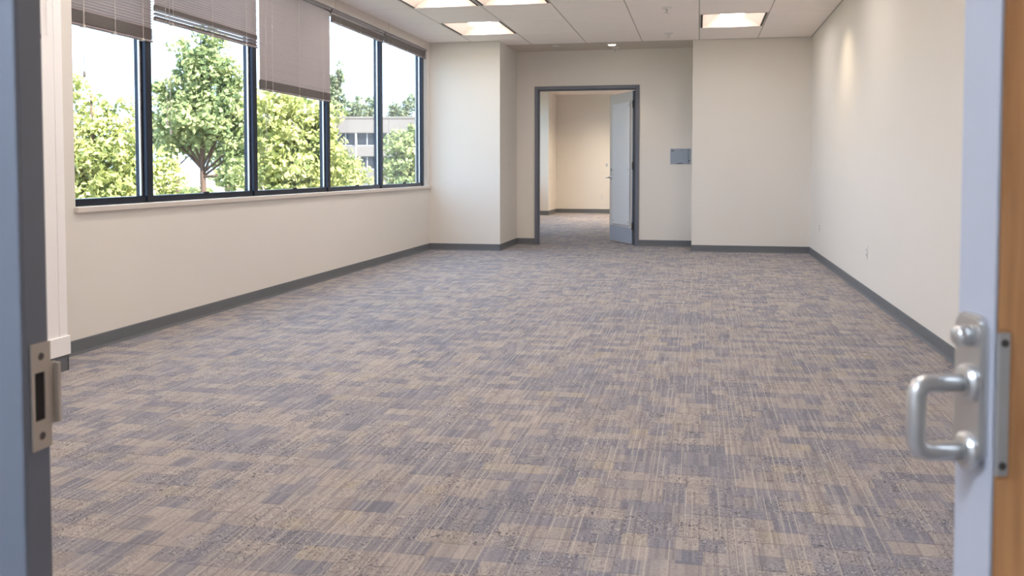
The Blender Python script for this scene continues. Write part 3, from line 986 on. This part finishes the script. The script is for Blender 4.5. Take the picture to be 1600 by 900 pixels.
tree('maple_tree', 'tall green tree with a bare forked trunk seen through the second window', -20.4, 34.6,
     [lob(0.2, 0, 4.3, 1.7, 1.0), lob(-1.0, 0.2, 5.2, 1.1, 0.9), lob(1.2, 0, 5.0, 1.0, 1.1), lob(0.2, 0.1, 6.2, 1.2, 0.9), lob(-0.3, 0, 7.2, 0.75, 0.8), lob(0.5, 0, 7.7, 0.6, 0.8), lob(1.5, 0.4, 3.2, 0.9, 0.8), lob(-1.9, 0.0, 5.6, 0.6, 0.5), lob(1.6, 0.0, 6.4, 0.4, 0.7), lob(1.6, -0.3, 2.0, 0.8, 0.8), lob(-1.3, 0.4, 3.6, 0.9, 0.7), lob(2.0, 0.2, 4.0, 0.7, 1.0), lob(-1.9, 0.1, 4.4, 0.5, 0.4)],
     2.3, 0.12, M['leaf_green'], 360, 38, 0.12, 12, (0.26, 0.5))
tree('maple_tree', 'broad yellow-green tree under the lowest-hanging blind', -9.05, 19.5,
     [lob(0, 0, 2.6, 1.0, 0.9), lob(-0.5, 0, 3.6, 0.7, 0.7), lob(0.35, 0.1, 3.4, 0.6, 0.6), lob(0.1, 0, 1.5, 0.95, 0.9), lob(-0.6, 0, 1.9, 0.7, 0.8), lob(0.62, 0, 2.2, 0.42, 0.6), lob(0.5, 0.2, 1.3, 0.6, 0.6)],
     1.0, 0.08, M['leaf_lime'], 300, 40, 0.08, 13)
tree('maple_tree', 'low lime-green tree before the office building, cut by the sill', -12.9, 31.0,
     [lob(-0.7, 0, 2.6, 0.5, 1.1), lob(0, 0, 1.7, 0.9, 0.8), lob(0.55, 0, 2.0, 0.5, 0.6), lob(1.1, 0.1, 1.3, 0.5, 0.6)],
     0.8, 0.07, M['leaf_lime'], 130, 34, 0.09, 14)
tree('maple_tree', 'rounded green tree at the right end of the windows', -13.7, 42.0,
     [lob(0, 0, 2.4, 1.1, 1.1), lob(-0.5, 0, 3.3, 0.7, 0.8), lob(0.4, 0.2, 3.5, 0.8, 0.9), lob(0.1, 0, 1.4, 1.2, 0.8), lob(-0.9, 0, 2.3, 0.6, 0.8)],
     1.0, 0.1, M['leaf_green'], 190, 34, 0.11, 15)
tree('maple_tree', 'small shaded tree left of the bare forked trunk', -36.5, 58.5,
     [lob(0, 0, 4.4, 1.5, 1.0), lob(1.6, 0, 4.0, 1.2, 0.9), lob(-1.6, 0.5, 4.8, 1.4, 1.2)],
     2.6, 0.14, M['leaf_far'], 120, 30, 0.17, 16, (0.35, 0.6))
tree('maple_tree', 'green tree behind the tree with the forked trunk, to its right', -29.0, 52.0,
     [lob(0, 0, 5.2, 2.0, 1.6), lob(1.4, 0, 4.2, 1.5, 1.3), lob(-0.8, 0.5, 3.6, 1.6, 1.0), lob(1.0, 0, 2.2, 1.8, 1.2)],
     1.8, 0.16, M['leaf_green'], 150, 30, 0.17, 17, (0.35, 0.65))
tree('maple_tree', 'green tree left of the bushy tree in the first window', -27.5, 30.5,
     [lob(0, 0, 4.2, 1.7, 1.3), lob(-1.2, 0, 3.2, 1.3, 1.0), lob(1.2, 0, 3.3, 1.2, 1.1), lob(0.2, 0, 5.6, 1.0, 0.9), lob(0.1, 0, 2.2, 1.6, 0.9)],
     1.6, 0.13, M['leaf_green'], 200, 34, 0.13, 18, (0.3, 0.55))
# trees standing behind the office building
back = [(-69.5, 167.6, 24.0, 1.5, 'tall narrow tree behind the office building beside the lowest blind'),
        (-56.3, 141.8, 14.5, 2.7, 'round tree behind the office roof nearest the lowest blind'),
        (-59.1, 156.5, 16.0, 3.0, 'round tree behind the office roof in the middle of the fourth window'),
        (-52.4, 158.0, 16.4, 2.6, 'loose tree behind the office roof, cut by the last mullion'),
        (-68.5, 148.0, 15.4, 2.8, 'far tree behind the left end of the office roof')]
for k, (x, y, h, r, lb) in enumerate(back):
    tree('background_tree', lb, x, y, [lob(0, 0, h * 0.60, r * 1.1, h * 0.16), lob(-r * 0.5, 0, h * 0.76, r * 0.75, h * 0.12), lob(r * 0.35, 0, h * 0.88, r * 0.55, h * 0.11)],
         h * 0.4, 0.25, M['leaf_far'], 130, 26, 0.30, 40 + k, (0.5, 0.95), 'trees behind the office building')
rng = np.random.default_rng(77)
for k, (x0, y0, x1, y1, lb) in enumerate(((-40.4, 63.2, -35.2, 61.0, 'clipped green hedge at the foot of the forked-trunk tree'),)):
    h = tag(empty('hedge', ((x0 + x1) / 2, (y0 + y1) / 2, ZG)), lb, 'hedge')
    cs = []
    for i in range(110):
        f = rng.random()
        cs.append((x0 + (x1 - x0) * f - (x0 + x1) / 2, y0 + (y1 - y0) * f - (y0 + y1) / 2 + rng.uniform(-0.5, 0.5), rng.uniform(0.15, 0.75)))
    me = leaves_mesh('foliage', cs, [0.3] * len(cs), 40, 0.1, rng)
    me.materials.append(M['leaf_green'])
    fo = bpy.data.objects.new('foliage', me); COL.objects.link(fo); fo.parent = h; fo['kind'] = 'stuff'

# office building across the lawn; local x along its facade, local y away from us
bd = tag(empty('office_building', (-45.2, 123.6, ZG), math.atan2(ry, rx)), 'two-storey concrete office building with dark window bands across the lawn', 'building')
W2 = 17.0
def bpart(name, b, m, bev=0.0):
    return obj(name, bx(*b, bev, 1), m, bd)
bpart('core', (-W2 + 0.3, W2 - 0.3, 0.6, 16, 0, 9.4), M['concrete'])
bpart('parapet_band', (-W2, W2, -0.2, 1.0, 7.52, 9.82), M['concrete'])
bpart('spandrel_band', (-W2, W2, -0.1, 0.9, 4.17, 5.64), M['concrete'])
bpart('base_band', (-W2, W2, -0.1, 0.9, 0, 2.24), M['concrete'])
bpart('roof', (-W2, W2, -0.2, 16.4, 9.4, 9.6), M['concrete'])
nb = 22
for row, (z0, z1) in enumerate(((5.64, 7.52), (2.24, 4.17))):
    for k in range(nb):
        xa = -W2 + 0.1 + (2 * W2 - 0.2) * k / nb
        xb = -W2 + 0.1 + (2 * W2 - 0.2) * (k + 1) / nb
        w = obj('window', boxes((xa, xa + 0.07, 0.28, 0.40, z0, z1), (xb - 0.07, xb, 0.28, 0.40, z0, z1), (xa, xb, 0.28, 0.40, z0, z0 + 0.12), (xa, xb, 0.28, 0.4, z1 - 0.06, z1)), M['far_frame'], bd)
        obj('pane', boxes((xa + 0.07, xb - 0.07, 0.34, 0.37, z0 + 0.12, z1 - 0.06)), M['far_glass'], w)
for k in range(0, nb + 1, 3):
    xa = -W2 + 0.1 + (2 * W2 - 0.2) * k / nb
    bpart('fin', (xa - 0.11, xa + 0.11, -0.16, 0.4, 0, 7.5), M['far_frame'])
